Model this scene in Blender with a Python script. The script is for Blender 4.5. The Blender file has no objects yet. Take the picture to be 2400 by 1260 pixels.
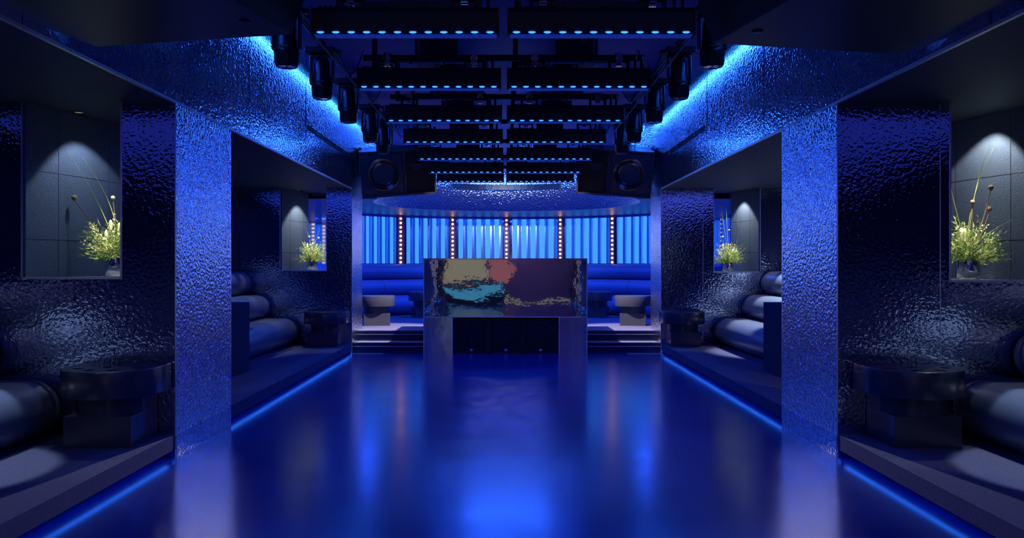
import bpy, bmesh, math, random
from mathutils import Vector, Matrix
PI = math.pi
R_ = math.radians
C = bpy.context.scene.collection
SC = bpy.context.scene
U = 6.0 / 1938.0            # metres per "pixel at 6 m"
EYE = 1.4

# ------------------------------------------------------------------ camera, world, exposure
cam = bpy.data.cameras.new('camera')
cam.sensor_width = 36.0
cam.lens = 36.0 * 1938.0 / 2400.0
cam.shift_x = 13.0 / 2400.0
cam.shift_y = -11.0 / 2400.0
cam.clip_start = 0.05
cam_o = bpy.data.objects.new('camera', cam)
cam_o.location = (0, 0, EYE)
cam_o.rotation_euler = (PI / 2, 0, 0)
C.objects.link(cam_o)
SC.camera = cam_o
SC.view_settings.view_transform = 'Standard'
SC.view_settings.look = 'None'
SC.view_settings.gamma = 1.0
SC.view_settings.use_curve_mapping = False
SC.view_settings.exposure = 0.0
w = bpy.data.worlds.new('world'); SC.world = w
w.use_nodes = True
w.node_tree.nodes['Background'].inputs[0].default_value = (0.002, 0.01, 0.06, 1)
w.node_tree.nodes['Background'].inputs[1].default_value = 0.3

BLUE = (0.010, 0.060, 1.0)
AZURE = (0.03, 0.27, 1.0)
WARM = (1.0, 0.86, 0.66)
COOLW = (1.0, 0.97, 0.86)

def area(name, loc, rot, sx, sy, power, col, spread=PI, glossy=1.0):
    l = bpy.data.lights.new(name, 'AREA'); l.shape = 'RECTANGLE'
    l.size = sx; l.size_y = sy; l.energy = power; l.color = col; l.spread = spread
    o = bpy.data.objects.new(name, l); o.location = loc; o.rotation_euler = rot
    C.objects.link(o); return o

def spot(name, loc, target, power, col, size, blend=0.2, r=0.03):
    l = bpy.data.lights.new(name, 'SPOT'); l.energy = power; l.color = col
    l.spot_size = R_(size); l.spot_blend = blend; l.shadow_soft_size = r
    o = bpy.data.objects.new(name, l); o.location = loc
    d = Vector(target) - Vector(loc)
    o.rotation_euler = d.to_track_quat('-Z', 'Y').to_euler()
    C.objects.link(o); return o

ROW_Y = [0.746*6, 0.973*6, 1.20*6, 1.41*6, 1.635*6, 1.87*6, 2.075*6]
for i, y in enumerate(ROW_Y):                      # the blue wash of the LED battens
    area('blue_wash_light', (0, y, 2.60), (0, 0, 0), 2.0, 0.06, 7 if i < 3 else 15, BLUE)
for y in (-2.6, -1.2, 0.5, 2.5):  # added blue wash without battens, for the floor the booth reflects
    area('blue_wash_light', (0, y, 2.62), (0, 0, 0), 2.0, 0.06, 4, BLUE)
area('drum_fill_light', (0, 15.6, 3.62), (0, 0, 0), 1.6, 0.3, 130, (0.02, 0.12, 1.0))  # added blue fill, supplements the weak glow of the fins
for x, y, c, p in ((-1.2, 14.0, AZURE, 170), (1.2, 14.0, AZURE, 170), (0.05, 13.3, (0.85, 0.9, 0.85), 120), (-0.55, 13.5, (0.15, 0.4, 1.0), 130), (0.55, 13.5, (0.3, 0.5, 1.0), 130)):
    spot('drum_sparkle_light', (x, y, 2.84), (x*1.1, 17.0, 2.70), p, c, 56, 0.7, 0.04)  # spots put in only to make the drum wall sparkle
for s in (-1, 1):
    # cove line of light where the bulkhead meets the ceiling
    area('cove_light', (s*2.27, 7.6, 3.70), (0, s*R_(-22), 0), 0.05, 19.0, 80, (0.02, 0.125, 1.0))
    # light in the shadow gap under the platform edge
    # flower spots in the windows
    spot('flower_spot_light', ((-3.10 if s < 0 else 3.62), 6.38, 2.54), ((-3.20 if s < 0 else 3.72), 6.62, 1.3), 22 if s < 0 else 34, (0.72, 0.84, 1.0) if s < 0 else COOLW, 100, 0.15)
    spot('flower_spot_light', ((-2.95 if s < 0 else 3.47), 6.10, 2.54), ((-3.03 if s < 0 else 3.54), 6.38, 1.5), 130, WARM, 26, 0.6)
    spot('flower_spot_light', ((-3.10 if s < 0 else 3.60), 13.16, 2.54), ((-3.18 if s < 0 else 3.68), 13.34, 1.3), 40, COOLW, 96, 0.2)
    spot('flower_spot_light', ((-3.02 if s < 0 else 3.45), 12.94, 2.54), ((-3.08 if s < 0 else 3.51), 13.10, 1.5), 150, WARM, 26, 0.6)
    # alcove downlights
    spot('alcove_spot_light', (s*3.42, 4.86, 2.55), (s*3.46, 4.88, 0.2), 200, (0.70, 0.82, 1.0), 36, 0.2)
    spot('alcove_spot_light', (s*3.95, 11.3, 2.55), (s*3.97, 11.5, 0.3), 620 if s > 0 else 75, (0.9, 0.93, 1.0) if s > 0 else (0.5, 0.68, 1.0), 54, 0.35)
    area('alcove_fill_light', (s*3.3, 3.0, 2.56), (0, 0, 0), 1.8, 5.0, 6, (0.05, 0.08, 1.0))  # added soft blue fill, not a downlight
    spot('alcove_spot_light', (s*3.1, 2.0, 2.54), (s*3.0, 5.6, 0.5), 15, (0.78, 0.85, 1.0), 50, 0.8, 0.04)  # added slanted spot, lights table and partition from the front
    spot('reflection_spot_light', (-s*1.0, -1.6, 3.5), (s*2.41, -1.8, 1.1), 90, (0.8, 0.85, 1.0), 50, 0.5)  # added spot, brightens unseen plaster at the edges of the booth's reflection
    area('alcove_fill_light', (s*3.3, 10.0, 2.56), (0, 0, 0), 1.6, 4.0, 13, (0.03, 0.08, 1.0) if s < 0 else (0.08, 0.12, 1.0))  # the same added blue fill for the far alcove
    spot('sparkle_spot_light', (s*1.30, 12.2, 3.15), (s*2.40, 6.55, 0.80), 1250, (1.0, 0.92, 0.78), 13, 0.6, 0.03)  # added spot for warm sparkle low on the near pillar
    # small warm spots added to make the far partitions sparkle
    spot('sparkle_spot_light', (s*0.4, 6.5, 3.3), (s*2.80, 12.84, 1.75), 240, (1.0, 0.86, 0.55), 22, 0.7, 0.03)
    # warm spots on the far platform
    spot('stage_spot_light', (s*0.40, 13.3, 3.6), (s*1.95, 13.95, 0.35), 2300, (1.0, 0.84, 0.74), 36, 0.6)
    area('stage_wash_light', (s*2.9, 15.6, 2.47), (0, 0, 0), 0.8, 2.0, 65, (0.02, 0.09, 1.0))
area('stage_wash_light', (0, 17.7, 2.47), (0, 0, 0), 3.0, 0.5, 60, (0.02, 0.09, 1.0))

# ------------------------------------------------------------------ materials
MATS = {}
def new_mat(name, col=(0.5, 0.5, 0.5), rough=0.5, metal=0.0, spec=0.5):
    m = bpy.data.materials.new(name); m.use_nodes = True
    b = m.node_tree.nodes['Principled BSDF']
    b.inputs['Base Color'].default_value = (*col, 1)
    b.inputs['Roughness'].default_value = rough
    b.inputs['Metallic'].default_value = metal
    b.inputs['Specular IOR Level'].default_value = spec
    MATS[name] = m
    return m
def nd(m, t, **kw):
    n = m.node_tree.nodes.new(t)
    for k, v in kw.items():
        if k in n.inputs: n.inputs[k].default_value = v
        else: setattr(n, k, v)
    return n
def lk(m, a, b): m.node_tree.links.new(a, b)
def coords(m, scale=(1, 1, 1)):
    tc = nd(m, 'ShaderNodeTexCoord'); mp = nd(m, 'ShaderNodeMapping')
    mp.inputs['Scale'].default_value = scale
    lk(m, tc.outputs['Object'], mp.inputs['Vector'])
    return mp.outputs['Vector']
def bump_noise(m, scale, strength, dist, detail=1.0, sc=(1, 1, 1), rough=0.5):
    v = coords(m, sc)
    n = nd(m, 'ShaderNodeTexNoise'); n.inputs['Scale'].default_value = scale
    n.inputs['Detail'].default_value = detail; n.inputs['Roughness'].default_value = rough
    lk(m, v, n.inputs['Vector'])
    b = nd(m, 'ShaderNodeBump'); b.inputs['Strength'].default_value = strength
    b.inputs['Distance'].default_value = dist
    lk(m, n.outputs['Fac'], b.inputs['Height'])
    lk(m, b.outputs['Normal'], m.node_tree.nodes['Principled BSDF'].inputs['Normal'])
    return n, b, v
def vary(m, v, scale, c0, c1, lo=0.35, hi=0.65, detail=4.0, sock='Base Color'):
    n = nd(m, 'ShaderNodeTexNoise'); n.inputs['Scale'].default_value = scale
    n.inputs['Detail'].default_value = detail
    lk(m, v, n.inputs['Vector'])
    r = nd(m, 'ShaderNodeValToRGB')
    r.color_ramp.elements[0].position = lo; r.color_ramp.elements[1].position = hi
    r.color_ramp.elements[0].color = (*c0, 1); r.color_ramp.elements[1].color = (*c1, 1)
    lk(m, n.outputs['Fac'], r.inputs['Fac'])
    lk(m, r.outputs['Color'], m.node_tree.nodes['Principled BSDF'].inputs[sock])

m = new_mat('ripple', (0.62, 0.66, 0.74), 0.07, 1.0)
bump_noise(m, 36, 0.30, 0.011, 1.3)
m = new_mat('ripple_fine', (0.78, 0.80, 0.86), 0.12, 1.0)
bump_noise(m, 44, 0.45, 0.011, 1.3, (1.0, 0.7, 1.0))
m = new_mat('ripple_pillar', (0.84, 0.85, 0.88), 0.13, 1.0)
bump_noise(m, 40, 0.7, 0.016, 1.3, (1.0, 0.8, 1.0))
m = new_mat('ripple_drum', (0.78, 0.80, 0.84), 0.20, 1.0)
bump_noise(m, 32, 0.9, 0.02, 1.0)
m = new_mat('trim', (0.92, 0.90, 0.87), 0.42, 0.9)
m = new_mat('floor', (0.010, 0.035, 0.32), 0.2, 0.0, 0.6)
v = coords(m)
vary(m, v, 1.3, (0.003, 0.013, 0.15), (0.006, 0.022, 0.23), 0.25, 0.75, 5)
vary(m, v, 2.1, (0.17, 0.17, 0.17), (0.22, 0.22, 0.22), 0.3, 0.7, 4, 'Roughness')
m = new_mat('carpet', (0.16, 0.15, 0.19), 0.95, 0, 0.1)
n_, b_, v = bump_noise(m, 350, 0.35, 0.004, 2)
vary(m, v, 120, (0.06, 0.064, 0.13), (0.10, 0.105, 0.18))
m = new_mat('felt', (0.10, 0.13, 0.19), 0.9, 0, 0.1)
n_, b_, v = bump_noise(m, 90, 0.7, 0.006, 3)
vary(m, v, 150, (0.07, 0.095, 0.15), (0.11, 0.15, 0.22))
m = new_mat('felt_dark', (0.05, 0.055, 0.09), 0.95, 0, 0.1)
bump_noise(m, 200, 0.4, 0.003, 2)
m = new_mat('leather', (0.10, 0.13, 0.20), 0.33, 0, 0.6)
bump_noise(m, 260, 0.12, 0.001, 2)
m = new_mat('leather_blue', (0.08, 0.12, 0.30), 0.42, 0, 0.4)
bump_noise(m, 260, 0.12, 0.001, 2)
m = new_mat('welt', (0.04, 0.05, 0.08), 0.5)
m = new_mat('table', (0.035, 0.04, 0.06), 0.24, 0, 0.7)
bump_noise(m, 30, 0.12, 0.002, 4, (1, 1, 6))
m = new_mat('alcove_ceiling', (0.045, 0.06, 0.09), 0.6, 0, 0.3)
n_, b_, v = bump_noise(m, 3, 0.05, 0.002, 4, (1, 22, 1))
m = new_mat('ceiling_paint', (0.03, 0.06, 0.35), 0.55, 0, 0.4)
bump_noise(m, 6, 0.03, 0.004, 2)
m = new_mat('stage_ceiling', (0.05, 0.08, 0.28), 0.4, 0, 0.5)
bump_noise(m, 6, 0.03, 0.004, 2)
m = new_mat('steel', (0.74, 0.72, 0.72), 0.07, 1.0)
n_, b_, v = bump_noise(m, 9, 0.09, 0.006, 2.0)
m.node_tree.nodes['Principled BSDF'].inputs['Roughness'].default_value = 0.03
m = new_mat('steel_flat', (0.76, 0.75, 0.78), 0.09, 1.0)
bump_noise(m, 5, 0.25, 0.006, 2)
m = new_mat('chrome', (0.82, 0.83, 0.85), 0.06, 1.0)
m = new_mat('black', (0.018, 0.020, 0.028), 0.42, 0, 0.45)
bump_noise(m, 300, 0.1, 0.001, 2)
m = new_mat('speaker_black', (0.03, 0.035, 0.06), 0.38, 0, 0.6)
m = new_mat('black_gloss', (0.014, 0.015, 0.02), 0.25, 0, 0.5)
m = new_mat('grille', (0.008, 0.009, 0.014), 0.55, 0.3, 0.4)
m = new_mat('rig_grey', (0.10, 0.10, 0.11), 0.4, 0.8, 0.5)
m = new_mat('orange', (0.45, 0.12, 0.04), 0.6)
m = new_mat('step_gloss', (0.02, 0.03, 0.09), 0.12, 0.6, 0.5)
m = new_mat('leaf', (0.30, 0.42, 0.10), 0.55, 0, 0.3)
v = coords(m)
vary(m, v, 14, (0.14, 0.32, 0.07), (0.62, 0.72, 0.25), 0.38, 0.62)
m = new_mat('leaf_pale', (0.60, 0.66, 0.34), 0.6, 0, 0.3)
v = coords(m)
vary(m, v, 25, (0.50, 0.58, 0.25), (0.85, 0.88, 0.60))
m = new_mat('blade', (0.28, 0.36, 0.12), 0.5, 0, 0.3)
m = new_mat('stem_brown', (0.16, 0.10, 0.06), 0.7)
m = new_mat('seed', (0.28, 0.20, 0.10), 0.8)
bump_noise(m, 260, 0.8, 0.004, 2)
m = new_mat('slat_metal', (0.42, 0.55, 0.80), 0.18, 1.0)
bump_noise(m, 4, 0.06, 0.004, 2, (8, 8, 1))
m = new_mat('mirror_blue', (0.30, 0.45, 0.85), 0.06, 1.0)
m = new_mat('lamp_housing', (0.16, 0.07, 0.08), 0.4, 0.2)
m = new_mat('back_wall', (0.16, 0.12, 0.24), 0.7)
m = new_mat('badge_silver', (0.62, 0.66, 0.75), 0.35, 0.3)
m = new_mat('plaster', (0.50, 0.52, 0.60), 0.6)
m = new_mat('bar_wood', (0.05, 0.03, 0.025), 0.4)
def emis(name, col, strength, base=(0, 0, 0)):
    m = new_mat(name, base, 0.4)
    b = m.node_tree.nodes['Principled BSDF']
    b.inputs['Emission Color'].default_value = (*col, 1)
    b.inputs['Emission Strength'].default_value = strength
    return m
m = emis('slat_light', (0.045, 0.27, 1.0), 1.4)
v = coords(m, (30, 30, 1.2))
n_ = nd(m, 'ShaderNodeTexNoise'); n_.inputs['Scale'].default_value = 1.5
lk(m, v, n_.inputs['Vector'])
mr = nd(m, 'ShaderNodeMapRange'); mr.inputs[3].default_value = 0.9; mr.inputs[4].default_value = 1.7
lk(m, n_.outputs['Fac'], mr.inputs[0]); lk(m, mr.outputs[0], m.node_tree.nodes['Principled BSDF'].inputs['Emission Strength'])
emis('fin_gap_blue', (0.012, 0.12, 0.95), 0.75)  # glow painted in for the brightness between the fins
emis('led_blue', (0.05, 0.25, 1.0), 2.2)
emis('led_line', (0.01, 0.07, 1.0), 0.2)
emis('led_warm', (1.0, 0.62, 0.42), 6.0)
emis('cove_strip', (0.04, 0.33, 1.0), 1.2)
emis('gap_strip', (0.02, 0.16, 1.0), 3.6)
emis('spot_disc', (1.0, 0.86, 0.66), 0.2)
emis('reflect_teal', (0.04, 0.22, 0.40), 1.0)  # glow colours added behind the camera for the booth to reflect
emis('reflect_amber', (0.21, 0.20, 0.15), 1.0)
emis('reflect_red', (0.24, 0.085, 0.10), 1.0)

# ------------------------------------------------------------------ helpers
class MB:
    def __init__(self): self.v = []; self.f = []; self.s = []
    def add(self, vs, fs, smooth=False):
        o = len(self.v); self.v += [tuple(p) for p in vs]
        for f in fs: self.f.append([i + o for i in f]); self.s.append(smooth)
        return self
    def box(self, x0, x1, y0, y1, z0, z1, mat=None):
        x0, x1 = sorted((x0, x1)); y0, y1 = sorted((y0, y1)); z0, z1 = sorted((z0, z1))
        vs = [Vector(p) for p in ((x0,y0,z0),(x1,y0,z0),(x1,y1,z0),(x0,y1,z0),(x0,y0,z1),(x1,y0,z1),(x1,y1,z1),(x0,y1,z1))]
        if mat: vs = [mat @ p for p in vs]
        return self.add(vs, [(0,3,2,1),(4,5,6,7),(0,1,5,4),(1,2,6,5),(2,3,7,6),(3,0,4,7)])
    def prism(self, poly, a, b, axis='z', mat=None, smooth=False):
        n = len(poly)
        def P(p, t): return Vector((p[0], p[1], t)) if axis == 'z' else (Vector((p[0], t, p[1])) if axis == 'y' else Vector((t, p[0], p[1])))
        vs = [P(p, a) for p in poly] + [P(p, b) for p in poly]
        if mat: vs = [mat @ p for p in vs]
        o = len(self.v)
        self.add(vs, [tuple(range(n))[::-1], tuple(range(n, 2*n))])
        self.add([], [])
        for i in range(n):
            j = (i+1) % n
            self.f.append([o+i, o+j, o+n+j, o+n+i]); self.s.append(smooth)
        return self
    def rings(self, rs, cap=True, closed=True, smooth=True):
        n = len(rs[0]); o = len(self.v)
        for r in rs: self.v += [tuple(p) for p in r]
        for k in range(len(rs)-1):
            for i in range(n if closed else n-1):
                j = (i+1) % n
                self.f.append([o+k*n+i, o+k*n+j, o+(k+1)*n+j, o+(k+1)*n+i]); self.s.append(smooth)
        if cap:
            self.f.append([o+i for i in range(n)][::-1]); self.s.append(False)
            self.f.append([o+(len(rs)-1)*n+i for i in range(n)]); self.s.append(False)
        return self
    def lathe(self, prof, c=(0,0,0), n=24, mat=None, cap=True):
        rs = []
        for r, z in prof:
            ring = [Vector((c[0]+r*math.cos(2*PI*i/n), c[1]+r*math.sin(2*PI*i/n), c[2]+z)) for i in range(n)]
            if mat: ring = [mat @ p for p in ring]
            rs.append(ring)
        return self.rings(rs, cap)
    def tube(self, pts, r, n=8, r2=None):
        pts = [Vector(p) for p in pts]; rs = []
        for i, p in enumerate(pts):
            t = (pts[min(i+1, len(pts)-1)] - pts[max(i-1, 0)]).normalized()
            up = Vector((0,0,1)) if abs(t.z) < 0.95 else Vector((1,0,0))
            a = t.cross(up).normalized(); b = t.cross(a)
            rr = r if r2 is None else r + (r2-r)*i/(len(pts)-1)
            rs.append([p + a*rr*math.cos(2*PI*k/n) + b*rr*math.sin(2*PI*k/n) for k in range(n)])
        return self.rings(rs)
    def build(self, name, mat, parent=None, loc=None, bevel=0, segs=2, fix=True):
        me = bpy.data.meshes.new(name)
        me.from_pydata(self.v, [], self.f)
        for p, s in zip(me.polygons, self.s): p.use_smooth = s
        me.materials.append(MATS[mat]); me.update(); sm_ = any(self.s)
        if fix or bevel:
            bm = bmesh.new(); bm.from_mesh(me)
            bmesh.ops.recalc_face_normals(bm, faces=bm.faces)
            if bevel:
                es = [e for e in bm.edges if len(e.link_faces) == 2 and e.calc_face_angle(0) > R_(35)]
                bmesh.ops.bevel(bm, geom=es, offset=bevel, segments=segs, profile=0.5, affect='EDGES')
            bm.to_mesh(me); bm.free()
        if sm_: me.set_sharp_from_angle(angle=R_(38))
        o = bpy.data.objects.new(name, me)
        if loc: o.location = loc
        if parent: o.parent = parent
        C.objects.link(o); return o

def T(x=0, y=0, z=0): return Matrix.Translation((x, y, z))
def RX(a): return Matrix.Rotation(a, 4, 'X')
def RY(a): return Matrix.Rotation(a, 4, 'Y')
def RZ(a): return Matrix.Rotation(a, 4, 'Z')
def tag(o, label, cat, group=None, kind=None):
    o['label'] = label; o['category'] = cat
    if group: o['group'] = group
    if kind: o['kind'] = kind
    return o
def thing(name, loc, label, cat, group=None, rz=0):
    o = bpy.data.objects.new(name, None); o.empty_display_size = 0.1
    o.location = loc; o.rotation_euler = (0, 0, rz); C.objects.link(o)
    return tag(o, label, cat, group)
def struct(o): o['kind'] = 'structure'; return o
KIDS = {}
def copy_tree(o, parent=None):
    c = o.copy(); C.objects.link(c)
    if parent: c.parent = parent
    for ch in [x for x in ALLOBJ(o)]: copy_tree(ch, c)
    return c
def ALLOBJ(o): return [x for x in C.objects if x.parent == o]
def dup(root, loc, rz, label, group=None, sx=1):
    c = copy_tree(root); c.location = loc; c.rotation_euler = (0, 0, rz)
    c['label'] = label
    if group: c['group'] = group
    return c
SIDE = {-1: 'left', 1: 'right'}

# ------------------------------------------------------------------ setting
HX = 2.40; HZ = 2.58; CZ = 3.66; PZ = 0.165; SZ = 0.33
struct(MB().box(-4.8, 4.8, -4.0, 19.6, -0.1, 0.0).build('floor', 'floor'))
struct(MB().box(-2.20, 2.20, -4.0, 19.4, CZ, CZ+0.08).build('ceiling', 'ceiling_paint'))
struct(MB().box(-4.9, 4.9, -4.1, 19.7, CZ+0.30, CZ+0.4).build('ceiling', 'ceiling_paint'))
PART = [(6.0, 7.2), (12.84, 13.74)]
for s in (-1, 1):
    S = SIDE[s]
    # bulkhead: the long rippled metal band over the alcove openings
    struct(MB().box(s*HX, s*(HX+0.02), -4.0, 13.74, HZ, CZ+0.3).build('wall_' + S, 'ripple_fine'))
    struct(MB().box(s*(HX-0.004), s*(HX+0.02), -4.0, 12.84, HZ-0.012, HZ+0.006).build('trim_1', 'trim'))
    struct(MB().box(s*(HX+0.02), s*4.7, -4.0, 13.74, HZ, HZ+0.1).build('ceiling', 'alcove_ceiling'))
    # outer wall behind the sofas
    struct(MB().box(s*4.6, s*4.72, -4.0, 19.6, 0, CZ+0.3).build('wall_' + S, 'felt_dark'))
    # partitions with their flower windows
    for k, (y0, y1) in enumerate(PART):
        if s < 0: xi, xo, xo2 = 903*U, 1135*U, 1070*U; sill = 1.40-33*U
        else: xi, xo, xo2 = 1040*U, 1273*U, 1212*U; sill = 1.40-40*U
        p = MB()
        p.box(s*HX, s*xi, y0, y1, 0, HZ)
        p.box(s*xi, s*4.6, y0, y0+0.05, 0, sill)
        p.box(s*xi, s*4.6, y0+0.05, y1, 0, sill)
        p.box(s*xo, s*4.6, y0, y0+0.04, sill, HZ)
        p.prism([(s*xo, y0+0.06), (s*4.6, y0+0.06), (s*4.6, y1), (s*xo2, y1)], sill, HZ)
        struct(p.build('wall_' + S, 'ripple' if k == 0 else 'ripple'))
        if k == 0:
            struct(MB().box(s*HX, s*xi, y0+0.0, y1, HZ, HZ+0.002).build('trim_2', 'trim'))
        # splayed, slightly bowed felt lining
        n = 24; g = MB(); ring = []
        for i in range(n+1):
            t = i/n; bow = 0.035*math.sin(PI*t)
            ring.append((s*(xo+(xo2-xo)*t - bow*0.6 - 0.012), y0+0.002+(y1-y0-0.004)*t))
        for i in range(n):
            a, b = ring[i], ring[i+1]
            g.add([(a[0],a[1],sill+0.01),(b[0],b[1],sill+0.01),(b[0],b[1],HZ-0.002),(a[0],a[1],HZ-0.002)], [(0,1,2,3)], True)
        fe = struct(g.build('wall_lining_' + S, 'felt', fix=False))
        for p_ in fe.data.polygons: p_.use_smooth = False
        sm = fe.modifiers.new('thickness', 'SOLIDIFY'); sm.thickness = 0.03; sm.offset = 0; sm.use_even_offset = True
        # panel joints on the lining
        j = MB()
        def pt(t):
            bow = 0.035*math.sin(PI*t)
            return (s*(xo+(xo2-xo)*t - bow*0.6 - 0.012 - 0.0155), y0+0.002+(y1-y0-0.004)*t)
        for t in (0.26, 0.76):
            x, y = pt(t); j.box(x-0.001, x+0.001, y-0.003, y+0.003, sill+0.02, HZ-0.01)
        for dz in (60, 223):
            zz = EYE + dz*U
            if s > 0: zz -= 0.0
            for i in range(n):
                a, b = pt(i/n), pt((i+1)/n)
                j.tube([(a[0], a[1], zz), (b[0], b[1], zz)], 0.002, 4)
        struct(j.build('trim_3', 'black'))
        # sill top and slim metal frame
        struct(MB().box(s*xi, s*(xo+0.01), y0+0.0, y1, sill, sill+0.006).build('window_sill', 'felt'))
        fr = MB()
        fr.box(s*xi, s*xo, y0-0.008, y0+0.03, sill-0.006, sill+0.012)
        fr.box(s*(xo-0.006), s*(xo+0.006), y0-0.008, y0+0.012, sill-0.006, HZ)
        fr.box(s*(xi-0.004), s*(xi+0.004), y0-0.008, y0+0.012, sill-0.006, HZ)
        struct(fr.build('window_%d' % (k+1 if s < 0 else k+3), 'trim'))
        struct(MB().box(s*(HX-0.003), s*(HX+0.003), y0+0.004, y1-0.004, PZ+0.002, HZ).build('wall_panel_' + S, 'ripple_pillar'))
        # corner trims on the pillar and its base strip
        struct(MB().box(s*(HX-0.002), s*(HX+0.005), y0-0.003, y0+0.004, 0, HZ).build('trim_4', 'trim'))
        struct(MB().box(s*(HX-0.002), s*(HX+0.005), y1-0.004, y1+0.003, 0, HZ).build('trim_4', 'trim'))
        struct(MB().box(s*(HX-0.005), s*(HX+0.01), y0+0.006, y1-0.006, 0, PZ).build('baseboard_' + S, 'ripple_fine'))
    # a panel joint on the right partitions
    if s > 0:
        struct(MB().box(1016*U, 1017.5*U, 5.9965, 6.0, PZ, HZ).build('trim_5', 'trim'))
        struct(MB().box(985*U, 986.5*U, 12.8365, 12.84, PZ, HZ).build('trim_5', 'trim'))
    for yj in (4.1, 7.72, 9.9):
        struct(MB().box(s*(HX-0.002), s*(HX+0.002), yj-0.0015, yj+0.0015, HZ+0.01, CZ+0.2).build('trim_6', 'black'))
    # platforms with a lip over a lit shadow gap
    for a, b in ((-4.0, 6.0), (7.2, 12.84)):
        struct(MB().box(s*(HX+0.004), s*4.6, a, b, 0.06, PZ).build('floor_platform', 'carpet'))
        struct(MB().box(s*(HX+0.16), s*4.6, a, b, 0.0, 0.06).build('floor_platform', 'felt_dark'))
        st = MB().box(s*(HX+0.022), s*(HX+0.055), a+0.05, b-0.05, 0.056, 0.0605).build('light_strip', 'gap_strip')
        tag(st, 'blue light strip under the %s platform edge, %s stretch' % (S, 'front' if a < 0 else 'far'), 'light strip', 'light strips under the platform edges')
    cs = MB().box(s*(HX-0.17), s*(HX-0.12), -4.0, 17.0, CZ+0.10, CZ+0.13).build('cove_light_strip', 'cove_strip')
    tag(cs, 'azure cove light strip between the ceiling and the %s metal bulkhead' % S, 'light strip', 'cove light strips')
    # ventilation slots
    vt = thing('air_vent', (s*HX, 10.0, 3.02), 'long black slotted air vent in the %s metal bulkhead' % S, 'vent', 'slotted air vents')
    MB().box(-0.003, 0.003, 0, 2.75, 0, 0.065).build('vent_opening', 'grille', vt)
    for q in range(1, 5): MB().box(-0.006, 0.006, q*0.55-0.012, q*0.55+0.012, 0, 0.065).build('divider', 'ripple_fine', vt)
struct(MB().box(-2.40, 2.40, -4.1, -4.0, 0, CZ+0.3).build('wall_back', 'back_wall'))
for s in (-1, 1):
    struct(MB().box(s*2.40, s*4.7, -4.1, -4.0, 0, CZ+0.3).build('wall_back', 'felt_dark'))

for s in (-1, 1):
    struct(MB().box(s*2.41, s*4.6, -2.4, -1.2, 0, HZ).build('wall_' + SIDE[s], 'plaster'))

# ------------------------------------------------------------------ far round room
CY, CR, HY, HR, LZ = 15.0, 4.2, 14.7, 2.35, 2.49
def arc(cy, r, a): return (r*math.sin(a), cy + r*math.cos(a))
N = 64
# back wall of flat mirror facets between the fins
bw = MB()
STEP = R_(2.9)
ks = [k*STEP for k in range(-36, 37)]
for a, b in zip(ks[:-1], ks[1:]):
    p, q = arc(CY, CR+0.02, a), arc(CY, CR+0.02, b)
    bw.add([(p[0],p[1],SZ),(q[0],q[1],SZ),(q[0],q[1],LZ),(p[0],p[1],LZ)], [(0,3,2,1)])
o = struct(bw.build('wall_front', 'mirror_blue', fix=False))
sm = o.modifiers.new('thickness', 'SOLIDIFY'); sm.thickness = 0.03; sm.offset = -1
# ceiling ring
cr = MB(); ah = R_(114); ao = R_(107)
for i in range(N):
    t0, t1 = i/N*2-1, (i+1)/N*2-1
    a0, a1 = arc(HY, HR, ah*t0), arc(HY, HR, ah*t1); b0, b1 = arc(CY, CR+0.05, ao*t0), arc(CY, CR+0.05, ao*t1)
    for z in (LZ, LZ+0.05):
        cr.add([(*a0,z),(*a1,z),(*b1,z),(*b0,z)], [(0,1,2,3)])
struct(cr.build('ceiling', 'stage_ceiling', fix=False))
dr = MB(); rs = []
for z in (LZ, CZ):
    rs.append([(*arc(HY, HR, ah*(i/N*2-1)), z) for i in range(N+1)])
dr.rings(rs, cap=False, closed=False)
o = struct(dr.build('wall_drum', 'ripple_drum', fix=False))
sm = o.modifiers.new('thickness', 'SOLIDIFY'); sm.thickness = 0.02; sm.offset = 1
struct(MB().tube([(*arc(HY, HR-0.008, ah*(i/N*2-1)), LZ+0.004) for i in range(N+1)], 0.009, 6).build('trim_7', 'trim'))
tk = thing('curved_track', (0, 0, 0), 'dark curved lighting track hung across the round ceiling recess', 'lighting track')
q = MB(); rs = []
for i in range(17):
    a = R_(-33 + 66*i/16); p0, p1 = arc(HY, HR-0.42, a), arc(HY, HR-0.34, a)
    rs.append([(*p0, 2.90), (*p1, 2.90), (*p1, 3.0), (*p0, 3.0)])
q.rings(rs, smooth=False).build('track', 'black_gloss', tk)
for a in (-28, 0, 28):
    p0 = arc(HY, HR-0.38, R_(a)); MB().tube([(*p0, 3.0), (*p0, CZ)], 0.01, 6).build('drop_rod', 'black', tk)
for s in (-1, 1):
    struct(MB().box(s*2.146, s*2.52, 13.74, 13.78, LZ, CZ+0.3).build('wall_' + SIDE[s], 'ripple_fine'))
# raised carpet of the far room, the lower tread and glossy risers
poly = [(-2.4, 13.38), (2.4, 13.38), (2.4, 13.74)] + [arc(CY, CR, R_(107)*(1-2*i/40)) for i in range(41)] + [(-2.4, 13.74)]
struct(MB().prism(poly, 0, SZ).build('floor_stage', 'carpet'))
DX0, DX1 = -420*U, 409*U
for s, x in ((-1, DX0), (1, DX1)):
    struct(MB().box(x, s*(HX-0.006), 13.08, 13.38, 0, PZ).build('floor_step', 'carpet'))
    q = MB(); q.box(x, s*(HX-0.006), 13.074, 13.08, 0.0, PZ-0.012); q.box(x, s*(HX-0.006), 13.374, 13.38, PZ, SZ-0.012)
    struct(q.build('trim_8', 'step_gloss'))
    q = MB(); q.box(x, s*(HX-0.008), 13.068, 13.076, 0.10, 0.106); q.box(x, s*(HX-0.008), 13.368, 13.376, 0.265, 0.271)
    struct(q.build('trim_9', 'trim'))

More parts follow.
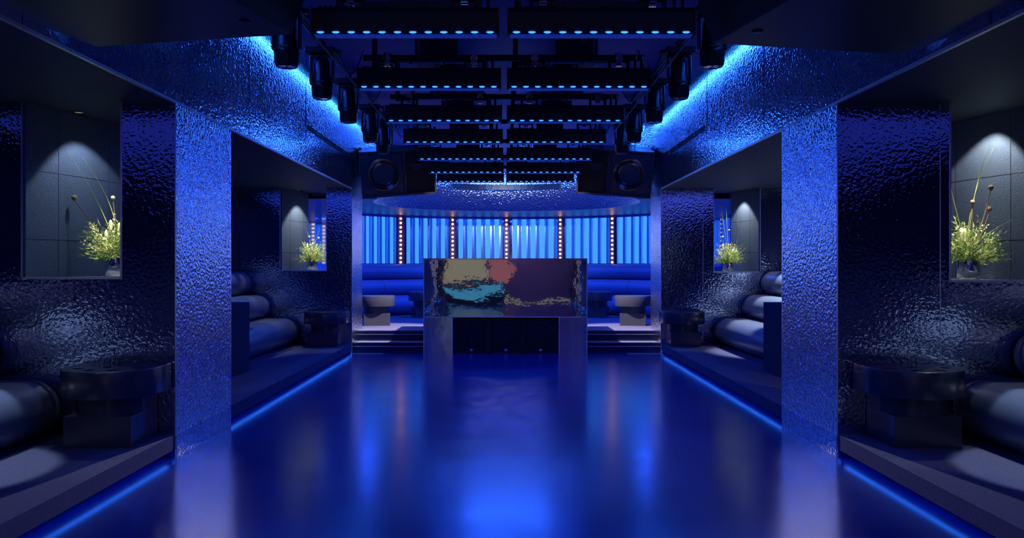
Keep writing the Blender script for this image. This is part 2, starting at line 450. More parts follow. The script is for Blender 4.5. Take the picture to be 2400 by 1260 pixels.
# fins and lamp strips
def fin_proto():
    r = thing('light_fin', (0, 0, 0), '', 'light fin', 'lit vertical fins along the curved far wall')
    f = MB()
    f.box(-0.080, -0.074, -0.10, 0, 1.41, 2.46); f.box(0.074, 0.080, -0.10, 0, 1.41, 2.46)
    f.box(-0.08, 0.08, -0.010, 0, 1.41, 2.46)
    f.build('channel', 'slat_metal', r)
    MB().box(-0.068, 0.040, -0.052, -0.03, 1.42, 2.44).build('diffuser', 'slat_light', r)
    MB().box(0.082, 0.126, -0.020, -0.010, 1.42, 2.44).build('fin_gap_glow', 'fin_gap_blue', r)  # glowing strip stands in for the lit wall between fins
    return r
fin = fin_proto()
names = {-3: 'end', -2: 'second outer', -1: 'inner'}
used = False
strip_names = {-2: 'outer left', -1: 'inner left', 0: 'central', 1: 'inner right', 2: 'outer right'}
ordn = ['first', 'second', 'third', 'fourth', 'fifth']
lampstrip = None
lamp_mesh = None
for k in range(-17, 18):
    a = k*STEP
    x, y = arc(CY, CR-0.005, a)
    if k % 6 == 0:
        i = k//6
        t = thing('lamp_strip', (x, y, 0), 'vertical strip of warm round lamps, %s of the five on the curved wall' % strip_names[i], 'lamp strip', 'vertical lamp strips on the curved far wall', -a)
        MB().box(-0.06, 0.06, -0.07, 0, 1.41, 2.465).build('housing', 'lamp_housing', t)
        MB().box(0.062, 0.080, -0.11, -0.0, 1.42, 2.42).build('side_bar', 'black', t)
        for q in range(11):
            l = MB().lathe([(0.006, -0.006), (0.021, 0.0), (0.023, 0.012), (0.023, 0.02)], n=14, mat=T(0, -0.092, 1.445+q*0.097) @ RX(-PI/2)).build('lamp', 'led_warm', t)
    else:
        q0 = math.floor(k/6); idx = k - q0*6
        if q0 < -2 or k < -12:
            lab = 'tall lit metal fin, %s left of the outer left lamp strip' % ordn[-12-k-1]
        elif k > 12:
            lab = 'tall lit metal fin, %s right of the outer right lamp strip' % ordn[k-13]
        else:
            lab = 'tall lit metal fin, %s right of the %s lamp strip' % (ordn[idx-1], strip_names[q0])
        if not used:
            r = fin; used = True; r.location = (x, y, 0); r.rotation_euler = (0, 0, -a); r['label'] = lab
        else:
            r = dup(fin, (x, y, 0), -a, lab)
# curved banquette
def pill(w_, h_, n=10, e=None):
    """rounded section, centred; local (u, v)"""
    r = min(w_, h_)/2 if e is None else e
    pts = []
    for cx, cy, a0 in ((w_/2-r, h_/2-r, 0), (-w_/2+r, h_/2-r, 90), (-w_/2+r, -h_/2+r, 180), (w_/2-r, -h_/2+r, 270)):
        for i in range(n):
            a = R_(a0 + 90*i/(n-1)); pts.append((cx + r*math.cos(a), cy + r*math.sin(a)))
    return pts
bq = thing('curved_banquette', (0, 0, 0), 'long curved blue leather banquette of stacked bolsters round the far wall', 'banquette')
def arc_bolster(r, z, w_, h_, name, par, a0=-86, a1=86, n=56):
    sec = pill(w_, h_, 8)
    rs = []
    for i in range(n+1):
        a = R_(a0 + (a1-a0)*i/n)
        k = 1.0
        dd = min(i, n-i)
        if dd == 0: k = 0.75
        elif dd == 1: k = 0.97
        rs.append([(*arc(CY, r + u*k, a), z + v_*k) for u, v_ in sec])
    return MB().rings(rs).build(name, 'leather_blue', par)
arc_bolster(3.60, 0.535, 0.86, 0.41, 'seat_bolster', bq)
arc_bolster(3.80, 0.905, 0.60, 0.33, 'back_bolster', bq)
arc_bolster(3.93, 1.235, 0.40, 0.335, 'back_bolster', bq)
for ang in (-47, 46.5, 20, -20):
    for r, z, w_, h_ in ((3.60, 0.535, 0.86, 0.41), (3.80, 0.905, 0.60, 0.33)):
        if abs(ang) < 30 and z > 0.7: continue
        a = R_(ang); pts = [(*arc(CY, r+u, a), z+v_) for u, v_ in pill(w_+0.006, h_+0.006, 6)]
        MB().tube(pts + pts[:1], 0.004, 5).build('welt', 'welt', bq)

# ------------------------------------------------------------------ DJ booth
FY = 12.98
bo = thing('dj_booth', (0, FY, 0), 'polished hammered steel DJ booth standing in front of the steps', 'booth')
ZB, ZT = 0.572, 1.494
x0, x1 = DX0, DX1
# front panel gently dented so that its reflections swim
pn = MB(); nx, nz = 40, 20
rnd = random.Random(4)
rows = []
for j in range(nz+1):
    row = []
    for i in range(nx+1):
        u, v_ = i/nx, j/nz
        d = 0.0006*math.sin(5.1*u*PI+1.3*v_)*math.sin(2.2*v_*PI+0.7) + 0.0003*math.sin(11*u+7*v_)
        edge = min(u, 1-u, v_, 1-v_); d *= min(1, edge*10)
        row.append((x0+0.008 + (x1-x0-0.016)*u, d, ZB+0.006 + (ZT-ZB-0.03)*v_))
    rows.append(row)
pn.rings(rows, cap=False, closed=False)
b = [(x0+0.008, 0.0, ZB+0.006), (x1-0.008, 0.0, ZB+0.006), (x1-0.008, 0.0, ZT-0.024), (x0+0.008, 0.0, ZT-0.024)]
o = pn.build('front_panel', 'steel', bo, fix=False)
MB().box(x0+0.004, x1-0.004, 0.02, 0.38, ZB, ZT-0.02).build('carcass', 'steel_flat', bo)
LX0, LX1 = (1061-1187)*2.163*U, (1310-1187)*2.163*U
MB().box(x0, LX0, -0.004, 0.38, 0, ZB).build('leg_panel', 'steel_flat', bo)
MB().box(LX1, x1, -0.004, 0.38, 0, ZB).build('leg_panel', 'steel_flat', bo)
MB().box(LX0, LX1, 0.36, 0.38, 0, ZB).build('back_panel', 'black', bo)
MB().box(x0-0.004, x1+0.004, -0.008, 0.95, ZT-0.02, ZT).build('worktop', 'steel_flat', bo, bevel=0.003)
for xa in (x0, x1-0.03):
    MB().box(xa, xa+0.03, 0.40, 0.93, SZ, ZT-0.02).build('side_panel', 'steel_flat', bo)
fr = MB()
fr.box(x0-0.004, x0+0.010, -0.010, 0.0, 0, ZT-0.02); fr.box(x1-0.010, x1+0.004, -0.010, 0.0, 0, ZT-0.02)
fr.box(x0, x1, -0.010, 0.0, ZB-0.006, ZB+0.006)
fr.box(LX1-0.004, LX1+0.008, -0.010, 0.0, 0, ZB); fr.box(LX0-0.008, LX0+0.002, -0.010, 0.0, 0, ZB)
fr.build('edge_strip', 'trim', bo)
# subwoofers
sw = (LX1-LX0-0.03)/3
def sub(i, lab):
    t = thing('subwoofer', (LX0+0.015+sw*(i+0.5), FY+0.02, 0), lab, 'subwoofer', 'subwoofers under the DJ booth')
    h = sw/2-0.003
    MB().box(-h, h, 0.012, 0.33, 0.004, 0.545).build('cabinet', 'black', t, bevel=0.006)
    g = MB(); g.box(-h+0.02, h-0.02, 0.006, 0.012, 0.03, 0.525)
    g.build('grille', 'grille', t)
    f = MB()
    f.box(-h, -h+0.018, 0, 0.014, 0.006, 0.54); f.box(h-0.018, h, 0, 0.014, 0.006, 0.54)
    f.box(-h, h, 0, 0.014, 0.006, 0.026); f.box(-h, h, 0, 0.014, 0.525, 0.545)
    f.build('frame', 'black_gloss', t)
    # faint driver arcs behind the grille
    MB().lathe([(0.20, 0.0), (0.205, 0.003), (0.20, 0.006)], mat=T(0, 0.0045, 0.29) @ RX(PI/2) @ T(0, 0, -0.003), n=40, cap=False).build('driver_ring', 'black_gloss', t)
    MB().lathe([(0.001, 0), (0.022, 0.001), (0.024, 0.004)], mat=T(0, 0.0, 0.245) @ RX(PI/2) @ T(0, 0, -0.003), n=20).build('dust_cap', 'black_gloss', t)
    bd = MB(); bd.lathe([(0.0255, 0), (0.0255, 0.004), (0.021, 0.006), (0.001, 0.006)], n=24, mat=T(0, 0.006, 0.052) @ RX(PI/2) @ Matrix.Diagonal((1, 0.72, 1, 1)))
    bb = bd.build('badge', 'badge_silver', t)
    lg = MB()
    lg.box(-0.012, -0.004, -0.0015, 0.001, 0.046, 0.058); lg.box(0.001, 0.012, -0.0015, 0.001, 0.050, 0.054)
    lg.build('logo', 'black', bb)
    return t
for i, lab in enumerate(('black subwoofer with oval silver badge, left one under the booth', 'black subwoofer with oval silver badge, middle one under the booth', 'black subwoofer with oval silver badge, right one under the booth')):
    sub(i, lab)

# ------------------------------------------------------------------ tables
def u_poly(r, back, n=28):
    """half-round at -y, straight back to y = back"""
    p = [(r*math.cos(PI + PI*i/n), r*math.sin(PI + PI*i/n)) for i in range(n+1)]
    return p + [(r, back), (-r, back)]
HOLES = [(-0.19, -0.10), (-0.07, -0.20), (0.09, -0.20), (0.20, -0.06), (-0.02, -0.03)]
def holed(poly, holes, r, z0, z1, name, mat, par):
    o = MB().prism(poly, z0, z1, smooth=False).build(name, mat, par, bevel=0.006)
    cut = MB()
    for hx, hy in holes: cut.lathe([(r, -0.06), (r, 0.02)], (hx, hy, z1), n=24)
    me = cut.build('cutter', mat, par); bpy.context.view_layer.update()
    md = o.modifiers.new('holes', 'BOOLEAN'); md.object = me; md.solver = 'EXACT'
    dg = bpy.context.evaluated_depsgraph_get()
    nm = bpy.data.meshes.new_from_object(o.evaluated_get(dg))
    o.modifiers.clear(); o.data = nm
    for p in nm.polygons: p.use_smooth = abs(p.normal.z) < 0.5 and len(p.vertices) == 4 and p.area < 0.05
    bpy.data.objects.remove(me)
    return o
def make_table(name, loc, rz, label, wall=True, blockrot=0.0, group='round-fronted drinks tables'):
    t = thing(name, loc, label, 'table', group, rz)
    if wall:
        holed(u_poly(0.325, 0.215), HOLES, 0.036, 0.335, 0.52, 'tabletop', 'table', t)
        MB().prism(u_poly(0.225, 0.213), 0.212, 0.335, smooth=True).build('neck', 'table', t)
        MB().box(-0.2275, 0.2275, -0.225, 0.212, 0.0, 0.212).build('plinth', 'table', t, bevel=0.003)
    else:
        circ = [(0.325*math.cos(2*PI*i/48), 0.325*math.sin(2*PI*i/48)) for i in range(48)]
        holed(circ, HOLES, 0.036, 0.335, 0.52, 'tabletop', 'table', t)
        MB().prism([(p[0]*0.69, p[1]*0.69) for p in circ], 0.212, 0.335, smooth=True).build('neck', 'table', t)
        MB().box(-0.2275, 0.2275, -0.2275, 0.2275, 0.0, 0.212, mat=RZ(blockrot)).build('plinth', 'table', t, bevel=0.003)
    return t
def slide(x, y): return (x, y-0.218, PZ)
make_table('drinks_table', (-889*U, 5.78, PZ), 0, 'dark half-round drinks table with cup holes against the near left partition')
make_table('drinks_table', ((912*0.924+73)*U, 5.78, PZ), 0, 'dark half-round drinks table with cup holes against the near right partition')
make_table('drinks_table', (-889*U, 12.62, PZ), 0, 'dark half-round drinks table against the far left partition')
make_table('drinks_table', (870*U, 12.62, PZ), 0, 'dark half-round drinks table against the far right partition')
make_table('drinks_table', (-2.30, 14.62, SZ), R_(12), 'blue-lit round drinks table on the stage beside the left pillar', False)
make_table('drinks_table', (2.24, 14.62, SZ), R_(-10), 'blue-lit round drinks table on the stage beside the right pillar', False)
make_table('drinks_table', (-1.66, 16.75, SZ), R_(20), 'round drinks table before the banquette, behind the left end of the booth', False)
make_table('drinks_table', (1.82, 16.75, SZ), R_(-16), 'round drinks table before the banquette, behind the right end of the booth', False)

# ------------------------------------------------------------------ alcove sofas
def bolster(par, s, xf, xb, z0, z1, ya, yb, mat, name):
    w_, h_ = abs(xb-xf), z1-z0
    sec = pill(w_, h_, 9, e=h_*0.495)
    cx, cz = s*(xf+xb)/2, (z0+z1)/2
    rs = []
    prof = [(0.0, 0.86), (0.012, 0.93), (0.035, 0.975), (0.07, 1.0)]
    ys = [(ya+d, k) for d, k in prof] + [(ya+(yb-ya)*i/8, 1.0) for i in range(1, 8)] + [(yb-d, k) for d, k in prof[::-1]]
    for y, k in ys:
        rs.append([(cx + u*(1-(1-k)*0.5), y, cz + v_*k) for u, v_ in sec])
    o = MB().rings(rs).build(name, mat, par)
    for yy in (yb-0.11,):
        pts = [(cx+u, yy, cz+v_) for u, v_ in pill(w_+0.004, h_+0.004, 8, e=(h_+0.004)*0.495)]
        MB().tube(pts + pts[:1], 0.005, 5).build('welt', 'welt', o)
    return o
for s in (-1, 1):
    for ya, yb, lab in ((1.2, 5.97, 'blue-grey leather bolster sofa in the near %s alcove'), (9.68, 12.81, 'blue-grey leather sofa of three stacked bolsters in the far %s alcove')):
        t = thing('bolster_sofa', (0, 0, 0), lab % SIDE[s], 'sofa', 'leather bolster sofas in the alcoves')
        mt = 'leather'
        bolster(t, s, 3.20, 4.10, PZ+0.003, PZ+0.41, ya, yb, mt, 'seat_bolster')
        bolster(t, s, 3.64, 4.35, PZ+0.40, PZ+0.765, ya, yb, mt, 'back_bolster')
        bolster(t, s, 3.93, 4.58, PZ+0.755, PZ+1.13, ya, yb, mt, 'back_bolster')
    d = thing('divider_block', (s*3.0, 9.0, PZ), 'tall dark felt-covered divider block at the near end of the far %s sofa' % SIDE[s], 'divider', 'felt divider blocks')
    MB().box(0, s*1.58, 0, 0.66, 0, 0.795).build('body', 'felt_dark', d, bevel=0.006)
    MB().box(-s*0.001, s*1.58, -0.003, 0.662, 0.30, 0.303).build('seam', 'black', d)

# ------------------------------------------------------------------ flowers
def leaf(mb, base, d, L, W, roll):
    d = d.normalized(); side = d.cross(Vector((math.cos(roll), math.sin(roll), 0.3))).normalized()
    n = side.cross(d)
    mid = base + d*L*0.5
    mb.add([base, mid + side*W*0.5 + n*W*0.15, base + d*L, mid - side*W*0.5 + n*W*0.15, mid], [(0,1,4), (1,2,4), (2,3,4), (3,0,4)], False)
def bouquet(loc, seed, label, blades, heads, lean, xmax=0.29, R=0.29, Hh=0.33):
    rnd = random.Random(seed)
    t = thing('flower_arrangement', loc, label, 'flower arrangement', 'flower arrangements in the partition windows')
    # fine narrow-leaved greenery
    for kind, mat, ns in (('fine_foliage', 'leaf', 150), ('pale_foliage', 'leaf_pale', 42)):
        mb = MB()
        for i in range(ns):
            a = rnd.uniform(0, 2*PI); e = rnd.uniform(0.05, 1.25) if kind == 'fine_foliage' else rnd.uniform(0.5, 1.4)
            L = (rnd.uniform(0.55, 1.0))*(R if e < 0.8 else Hh*1.05)
            dirv = Vector((math.cos(a)*math.cos(e) + lean*0.25, math.sin(a)*math.cos(e)*0.85, math.sin(e))).normalized()
            p = Vector((rnd.uniform(-0.04, 0.04), rnd.uniform(-0.04, 0.04), -0.01))
            pts = [p]
            droop = rnd.uniform(0.1, 0.7)
            for q in range(8):
                dirv = (dirv + Vector((0, 0, -0.06*droop))).normalized()
                p = p + dirv*L/8
                if loc[0] > 0: p.x = min(p.x, xmax)
                else: p.x = max(p.x, -xmax)
                pts.append(p)
            mb.tube(pts, 0.0016, 3, 0.0007)
            for q in range(2, 9):
                for w_ in range(2 if kind == 'fine_foliage' else 2):
                    ld = (dirv*0.8 + Vector((rnd.uniform(-1, 1), rnd.uniform(-1, 1), rnd.uniform(-0.7, 0.9)))).normalized()
                    if kind == 'fine_foliage': leaf(mb, pts[q], ld, rnd.uniform(0.03, 0.055), 0.006, rnd.uniform(0, 6))
                    else: leaf(mb, pts[q], ld, rnd.uniform(0.018, 0.03), 0.012, rnd.uniform(0, 6))
        o = mb.build(kind, mat, t, fix=False)
    for (dx, dy, dz, bend) in blades:
        pts = []
        for q in range(14):
            u = q/13; pts.append((dx*(u**1.5) + bend*math.sin(PI*u), dy*u, dz*u - 0.02))
        MB().tube(pts, 0.0042, 5, 0.0012).build('grass_blade', 'blade', t)
    for (dx, dy, dz, sz, mt) in heads:
        pts = [(dx*u + 0.01*math.sin(PI*u), dy*u, dz*u - 0.02) for u in [q/8 for q in range(9)]]
        st = MB().tube(pts, 0.004, 5, 0.003).build('flower_stem', 'stem_brown', t)
        MB().lathe([(0.002, -1.1*sz), (sz*0.55, -0.9*sz), (sz, -0.2*sz), (sz*0.95, 0.5*sz), (sz*0.5, 1.0*sz), (0.002, 1.15*sz)], (dx, dy, dz), n=12).build('seed_head', mt, st)
    # three cream bottlebrush spikes
    for i in range(3):
        a = rnd.uniform(0, 2*PI); h = rnd.uniform(0.14, 0.24)
        bx_, by_ = math.cos(a)*0.08, math.sin(a)*0.06
        mb = MB()
        mb.lathe([(0.002, -0.05), (0.013, -0.04), (0.014, 0.03), (0.009, 0.055), (0.001, 0.062)], (bx_, by_, h), n=10)
        mb.build('flower_spike', 'leaf_pale', t)
    return t
def vase(loc, label):
    t = thing('vase', loc, label, 'vase', 'chrome vases in the partition windows')
    MB().lathe([(0.078, 0.0), (0.080, 0.004), (0.080, 0.150), (0.074, 0.150), (0.074, 0.02), (0.001, 0.02)], n=36).build('body', 'chrome', t)
    MB().lathe([(0.0795, 0), (0.0825, 0.003), (0.0825, 0.012), (0.0795, 0.014)], n=36, cap=False).build('foot_ring', 'trim', t)
    return t
sl, sr = 1.40-33*U+0.006, 1.40-40*U+0.006
spots4 = [(-3.015, 6.40, sl, 'near left'), (3.52, 6.30, sr, 'near right'), (-3.075, 13.10, sl, 'far left'), (3.495, 13.05, sr, 'far right')]
B = [
 [(-0.40, 0, 0.86, 0.0), (-0.28, 0.02, 0.80, 0.05), (0.05, 0, 0.42, 0.0)],
 [(-0.19, 0, 0.82, -0.03), (0.17, 0, 0.95, -0.02), (0.22, 0.03, 0.90, -0.04), (0.40, 0, 0.36, -0.05)],
 [(-0.24, 0, 0.50, -0.05), (-0.20, 0.05, 0.72, 0.02), (0.12, 0, 0.55, 0.0)],
 [(-0.20, 0, 0.60, 0.0), (-0.10, 0, 0.82, 0.0), (-0.02, 0.02, 0.88, 0.0), (0.12, 0, 0.66, 0.10)],
]
Hd = [
 [(-0.33, 0, 0.46, 0.020, 'seed'), (-0.03, 0, 0.46, 0.016, 'leaf_pale'), (0.06, 0, 0.52, 0.014, 'leaf_pale')],
 [(0.03, 0, 0.44, 0.017, 'seed'), (0.17, 0, 0.55, 0.020, 'seed'), (0.16, 0, 0.39, 0.018, 'seed')],
 [(-0.05, 0, 0.38, 0.014, 'leaf_pale'), (0.10, 0, 0.36, 0.016, 'leaf_pale')],
 [(0.02, 0, 0.50, 0.018, 'seed'), (-0.08, 0, 0.40, 0.015, 'leaf_pale')],
]
for i, (x, y, z, nm) in enumerate(spots4):
    vase((x, y, z), 'chrome cylinder vase on the sill of the %s window' % nm)
    bouquet((x, y, z+0.150), 10+i, 'spiky green and cream flower arrangement in the vase of the %s window' % nm, B[i], Hd[i], (-1.0, 1.1, -0.2, 0.2)[i])
    s = 1 if x > 0 else -1
    dl = thing('downlight', (s*(3.32 if y < 8 else 3.30), 6.42 if y < 8 else 13.10, HZ), 'small recessed warm downlight over the %s window sill' % nm, 'downlight', 'recessed downlights over the windows')
    MB().lathe([(0.034, -0.004), (0.040, -0.006), (0.042, 0.0), (0.034, 0.0)], n=20, cap=False).build('bezel', 'black', dl)
    MB().lathe([(0.001, -0.002), (0.030, -0.002), (0.030, 0.0)], n=20).build('lens', 'spot_disc', dl)

# ------------------------------------------------------------------ ceiling rig
ordw = ['nearest', 'second', 'third', 'fourth', 'fifth', 'sixth', 'farthest']
BZ = 2.635       # underside of the battens
def batten_proto():
    t = thing('led_batten', (0, 0, 0), '', 'light batten', 'LED battens in rows under the ceiling')
    # body: rounded slab with a sloped face, 1.02 m long, x from 0 to 1.0
    prof = [(-0.035, 0.0), (0.035, 0.0), (0.045, 0.03), (0.045, 0.125), (0.03, 0.145), (-0.03, 0.145), (-0.05, 0.12), (-0.05, 0.03)]
    MB().prism(prof, 0, 1.0, axis='x').build('body', 'black', t, bevel=0.004)
    MB().box(0.01, 0.99, -0.036, 0.030, -0.005, 0.0).build('lens_cover', 'led_line', t)
    e = MB().lathe([(0.001, -0.0065), (0.012, -0.0055), (0.019, -0.002), (0.021, 0.0), (0.017, 0.003), (0.001, 0.005)], n=14, mat=Matrix.Diagonal((1, 0.45, 1, 1)))
    first = e.build('led_lens', 'led_blue', t, loc=(0.045, -0.042, 0.009))
    for q in range(1, 12):
        c = first.copy(); c.location = (0.045 + q*0.0827, -0.042, 0.009); C.objects.link(c)
    nb = MB().box(0.03, 0.27, -0.02, 0.02, 0.145, 0.152)
    for q in range(9): nb.box(0.03+q*0.028, 0.045+q*0.028, -0.02, 0.02, 0.145, 0.158)
    nb.build('heat_sink', 'black_gloss', t)
    for xp in (0.90, 0.945): MB().lathe([(0.010, 0), (0.010, 0.05), (0.014, 0.055), (0.012, 0.09), (0.004, 0.10)], (xp, 0, 0.145), n=10).build('connector', 'black_gloss', t)
    for xe in (-0.006, 1.0): MB().box(xe, xe+0.006, -0.05, 0.045, -0.012, 0.145).build('end_plate', 'rig_grey', t)
    return t
bat = batten_proto(); first_b = True
PZB = 2.83
def clamp_mesh(par, x):
    c = MB()
    c.lathe([(0.034, -0.022), (0.040, -0.022), (0.040, 0.022), (0.034, 0.022)], n=16, mat=T(x, 0, 0) @ RY(PI/2))
    c.box(x-0.018, x+0.018, -0.045, -0.035, -0.045, 0.03); c.box(x-0.02, x+0.02, -0.02, 0.02, -0.06, -0.035)
    o = c.build('clamp', 'chrome', par)
    h = MB(); h.box(x-0.075, x-0.055, -0.02, 0.02, -0.085, 0.02); h.box(x+0.055, x+0.075, -0.02, 0.02, -0.085, 0.02)
    h.tube([(x-0.075, 0, -0.03), (x+0.075, 0, -0.03)], 0.006, 6)
    h.build('hanger', 'black', o)
for i, y in enumerate(ROW_Y):
    for s in (-1, 1):
        lab = 'black LED batten, %s half of the %s ceiling row' % (SIDE[s], ordw[i])
        xx = -1.043 if s < 0 else -0.003 + 0.012
        if first_b: b = bat; first_b = False; b.location = (xx, y, BZ); b['label'] = lab
        else: b = dup(bat, (xx, y, BZ), 0, lab)
    r = thing('rigging_pipe', (0, y+0.06, PZB+0.04), 'black rigging pipe with bright clamps over the %s LED row' % ordw[i], 'rigging pipe', 'rigging pipes over the LED battens')
    MB().tube([(-1.02, 0, 0), (0.98, 0, 0)], 0.024, 12).build('pipe', 'black', r)
    for x in (-0.85, -0.23, 0.20, 0.80): clamp_mesh(r, x)
    for x in (-0.62, 0.62):
        MB().tube([(x, 0, 0.02), (x, 0, CZ-PZB-0.04)], 0.010, 6).build('drop_rod', 'black', r)
    # silver channel with bolts and dark scissor bracket between rows
    yy = y + 0.62
    if i < 6:
        for s in (-1, 1):
            k = thing('rigging_winch', (s*0.55, yy, 2.97), 'dark ceiling winch with a grey rail, %s side behind the %s LED row' % (SIDE[s], ordw[i]), 'winch', 'ceiling winches between the LED rows')
            MB().box(-0.36, 0.36, -0.02, 0.02, 0.0, 0.045).build('rail', 'rig_grey', k, bevel=0.003)
            for x in (-0.2, 0.05): MB().lathe([(0.014, -0.012), (0.014, 0.008), (0.006, 0.012)], (x, -0.02, 0.0), n=8).build('bolt', 'black_gloss', k)
            MB().box(-0.17, 0.17, 0.0, 0.16, 0.055, 0.23).build('motor_box', 'black', k, bevel=0.01)
            MB().lathe([(0.30, 0.30), (0.31, 0.315), (0.31, 0.335), (0.26, 0.35)], (0, 0.08, 0), n=28).build('disc', 'black', k)
            MB().lathe([(0.09, 0.23), (0.09, CZ-2.97)], (0, 0.08, 0), n=18).build('column', 'black', k)
            MB().box(-0.50, -0.46, 0, 0.04, -0.02, 0.40).build('side_bracket', 'black', k)
            MB().box(-0.50, -0.34, 0, 0.04, -0.02, 0.02).build('side_bracket', 'black', k)
for s in (-1, 1):
    rail = MB(); rail.tube([(s*1.075-0.02, ROW_Y[0]+0.2, 2.70), (s*1.075-0.02, ROW_Y[3]+0.2, 2.70)], 0.006, 8)
    o = rail.build('side_rail', 'rig_grey')
    tag(o, 'slim grey side rail joining the %s ends of the LED rows' % SIDE[s], 'rigging rail', 'side rails of the LED rig')
# ceiling spine: thin vertical post seen between batten halves
# moving heads
HXM = 1.79
def head_proto():
    t = thing('moving_head_light', (0, 0, 0), '', 'moving head light', 'moving head lights hanging along the ceiling')
    MB().box(-0.15, 0.15, -0.13, 0.13, 0.44, 0.50).build('base', 'black', t, bevel=0.012)
    y = MB()
    y.box(-0.118, -0.096, -0.05, 0.05, 0.14, 0.44); y.box(0.096, 0.118, -0.05, 0.05, 0.14, 0.44)
    y.box(-0.11, 0.11, -0.055, 0.055, 0.405, 0.44)
    y.build('yoke', 'black_gloss', t, bevel=0.01)
    MB().lathe([(0.001, 0.40), (0.060, 0.40), (0.075, 0.36), (0.080, 0.25), (0.104, 0.14), (0.106, 0.115), (0.104, 0.11), (0.100, 0.03), (0.088, 0.004), (0.076, 0.0)], n=32, cap=False).build('head', 'black_gloss', t)
    MB().lathe([(0.001, 0.012), (0.076, 0.006), (0.077, 0.0)], n=28, cap=False).build('lens', 'chrome', t)
    MB().box(-0.04, 0.04, -0.11, -0.098, 0.15, 0.165).build('ridge', 'black', t)
    for xb in (-0.19, 0.15): MB().box(xb, xb+0.04, -0.03, 0.03, 0.45, 0.49).build('grip', 'rig_grey', t)
    c = MB()
    c.lathe([(0.03, -0.03), (0.036, -0.03), (0.036, 0.03), (0.03, 0.03)], n=14, mat=T(0, 0, 0.55) @ RX(PI/2))
    c.box(-0.02, 0.02, -0.03, 0.03, 0.50, 0.53)
    c.build('bracket', 'rig_grey', t)
    return t
hp = head_proto(); fh = True
HD = [HXM/(dx*1.0) for dx in (1,)]
for s in (-1, 1):
    dxs = (515, 432, 370, 319, 289) if s < 0 else (485, 412, 346, 298, 266)
    for q, y in enumerate((6.96, 8.30, 9.69, 11.24, 12.40)):
        x = -1.85 if s < 0 else 1.73
        lab = 'black moving head light pointing down, %s from the camera in the %s ceiling row' % (('first', 'second', 'third', 'fourth', 'fifth')[q], SIDE[s])
        if fh: h = hp; fh = False; h.location = (x, y, 3.055); h['label'] = lab
        else: h = dup(hp, (x, y, 3.055), 0, lab)
        # power cable looping to the pipe
        pts = []
        for j in range(15):
            u = j/14
            pts.append((x - s*(0.17 + 0.22*u), y + 0.02 + 0.12*u, 3.515 - 0.22*math.sin(PI*u) + 0.07*u))
        cb = MB().tube(pts, 0.006, 5).build('power_cable', 'black_gloss')
        tag(cb, 'thin black cable looping from the %s %s moving head light' % (('first', 'second', 'third', 'fourth', 'fifth')[q], SIDE[s]), 'cable', 'cables of the moving head lights')
    pp = thing('lighting_pipe', (-1.85 if s < 0 else 1.73, 0, 3.605), 'long black pipe carrying the %s row of moving head lights' % SIDE[s], 'rigging pipe', 'pipes carrying the moving heads')
    MB().tube([(0, 4.2, 0), (0, 13.0, 0)], 0.024, 10).build('pipe', 'black', pp)
    for y in (5.2, 8.9, 12.4): MB().box(-0.02, 0.02, y-0.02, y+0.02, 0, 0.055).build('hanger', 'black', pp)

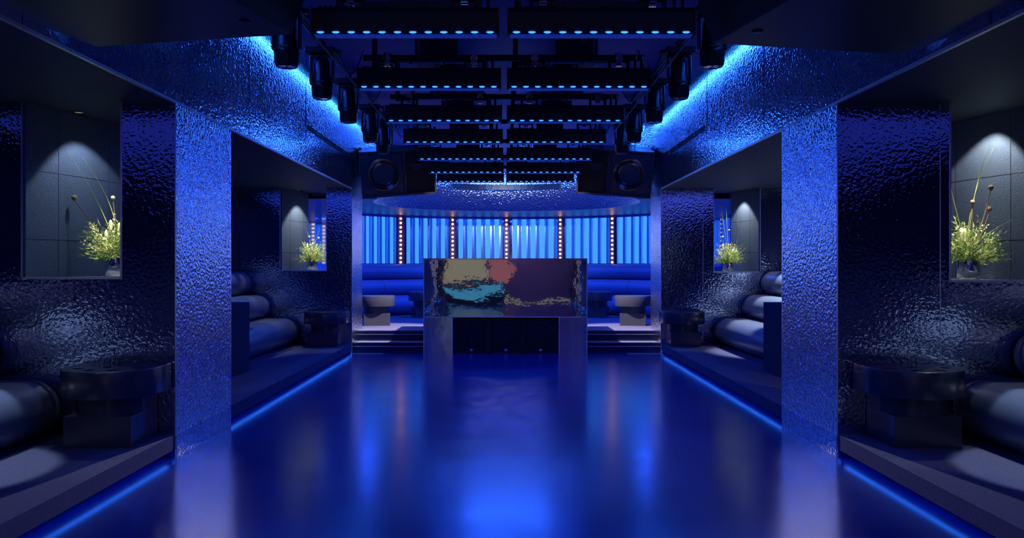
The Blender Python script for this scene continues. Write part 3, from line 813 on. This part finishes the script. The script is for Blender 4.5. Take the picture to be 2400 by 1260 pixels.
# ------------------------------------------------------------------ hung loudspeakers
def far_speaker(s):
    t = thing('loudspeaker', (s*1.73, 13.25, 2.86), 'black two-way loudspeaker hung beside the booth at the far %s' % SIDE[s], 'loudspeaker', 'far hung loudspeakers', 0)
    M = RZ(-s*R_(-10)) @ RX(R_(-16))
    M = RZ(s*R_(-12)) @ RY(s*R_(5)) @ RX(R_(14))
    # cabinet tapering behind its face; local x from -0.66 (outer) to 0.66
    def bx(mb, x0, x1, y0, y1, z0, z1): return mb.box(x0, x1, y0, y1, z0, z1, mat=M)
    W, Hh = 0.60, 0.37
    c = MB()
    f = [(-W, -Hh), (W, -Hh), (W, Hh), (-W, Hh)]; bk = [(-W*0.9, -Hh*0.35), (W*0.9, -Hh*0.35), (W*0.9, Hh*1.0), (-W*0.9, Hh*1.0)]
    c.rings([[M @ Vector((p[0], 0, p[1])) for p in f], [M @ Vector((p[0], 0.12, p[1])) for p in f], [M @ Vector((p[0], 0.62, p[1])) for p in bk]], smooth=False)
    c.build('cabinet', 'speaker_black', t, bevel=0.006)
    fr = MB()
    bx(fr, -W, W, -0.022, 0, Hh-0.03, Hh); bx(fr, -W, W, -0.022, 0, -Hh, -Hh+0.03)
    bx(fr, -W, -W+0.03, -0.022, 0, -Hh, Hh); bx(fr, W-0.03, W, -0.022, 0, -Hh, Hh)
    xs = -s*0.10
    bx(fr, xs-0.012, xs+0.012, -0.026, 0, -Hh, Hh)
    fr.build('front_frame', 'speaker_black', t)
    xc = s*0.24
    bx(MB(), xc-0.29, xc+0.29, -0.008, 0, -0.32, 0.32).build('woofer_baffle', 'felt_dark', t, bevel=0.003)
    wf = MB().lathe([(0.25, 0.0), (0.262, 0.016), (0.25, 0.026), (0.235, 0.016), (0.20, -0.02), (0.18, -0.01), (0.10, -0.06), (0.07, -0.055), (0.05, -0.04), (0.001, -0.03)], n=40, cap=False, mat=M @ T(xc, -0.03, 0) @ RX(PI/2)).build('woofer', 'black_gloss', t)
    for a in (45, 135, 225, 315): MB().lathe([(0.01, 0), (0.01, 0.006), (0.001, 0.008)], (0.19*math.cos(R_(a)), 0.19*math.sin(R_(a)), 0.02), n=8, mat=M @ T(xc, -0.03, 0) @ RX(PI/2)).build('screw', 'rig_grey', wf)
    xg = -s*0.345
    bx(MB(), xg-0.222, xg+0.222, -0.006, 0, -0.33, 0.33).build('grille', 'grille', t)
    hn = MB()
    for q in range(4): bx(hn, xg+s*0.05-0.10+q*0.02, xg+s*0.05+0.10-q*0.02, -0.012-q*0.002, 0, 0.10-q*0.02, 0.14-q*0.02)
    hn.build('horn', 'speaker_black', t)
    br = MB()
    br.box(s*0.62, s*0.65, 0.05, 0.75, 0.0, 0.42); br.box(-0.55, 0.65, 0.35, 0.42, 0.40, 0.46)
    br.box(-0.2, -0.14, 0.35, 0.41, 0.40, CZ-2.86); br.box(0.2, 0.26, 0.35, 0.41, 0.40, CZ-2.86)
    br.build('mounting_bracket', 'black', t)
    return t
far_speaker(-1); far_speaker(1)
def near_speaker(s):
    y0 = 4.68 if s < 0 else 4.86
    z0 = 1.40 + 397*U
    t = thing('loudspeaker', (s*750*U, y0, z0), 'large black angled loudspeaker hung from the ceiling at the near %s' % SIDE[s], 'loudspeaker', 'near hung loudspeakers', 0)
    t.rotation_euler = (0, 0, s*R_(12))
    poly = [(0, 0), (-s*1.20, 0), (-s*1.29, 0.22), (-s*1.29, 0.80), (0, 0.80)]
    MB().prism(poly, -1.0, 0.0, axis='y').build('cabinet', 'black', t, bevel=0.008)
    h = MB(); h.lathe([(0.028, 0), (0.028, -0.006), (0.016, -0.010), (0.001, -0.006)], (-s*1.08, -0.28, 0), n=16)
    h.build('fly_point', 'black_gloss', t)
    for xq in (0.3, 0.9): MB().box(-s*xq, -s*(xq+0.06), -0.55, -0.45, 0.80, CZ-z0).build('mounting_bracket', 'black', t)
near_speaker(-1); near_speaker(1)

# ------------------------------------------------------------------ invented bar behind the camera, glowing panels for the booth to reflect
bar = thing('stand_in_bar', (0, -3.6, 0), 'stand-in bar of glowing panels, added opposite the booth for its reflection', 'bar')
MB().box(-2.2, -0.05, 0.3, 0.6, 0, 0.72).build('counter', 'bar_wood', bar, bevel=0.01)
MB().box(-2.15, -0.1, 0.61, 0.63, 0.28, 0.64).build('teal_panel', 'reflect_teal', bar)
MB().box(-2.2, -0.75, -0.38, -0.36, 0.8, 1.9).build('amber_panel', 'reflect_amber', bar)
MB().box(-2.3, 2.3, -0.385, -0.35, 0.0, 0.05).build('floor_strip', 'reflect_amber', bar)
rp = thing('wall_disc', (-0.18, -3.97, 1.15), 'round red glowing disc added opposite the booth for its reflection', 'reflection disc')
MB().lathe([(0.001, 0.03), (0.48, 0.03), (0.50, 0.0)], n=40, mat=RX(-PI/2)).build('face', 'reflect_red', rp)
area('reflection_fill_light', (0.4, -2.6, 3.5), (R_(-20), 0, 0), 2.0, 0.4, 20, (1.0, 0.62, 0.85))  # added fill on the unseen back wall, for the booth's reflection
area('reflection_fill_light', (0.0, -1.4, 3.5), (0, 0, 0), 2.6, 0.5, 9, (0.75, 0.80, 1.0))  # added fill on the unseen plaster, likewise for the reflection
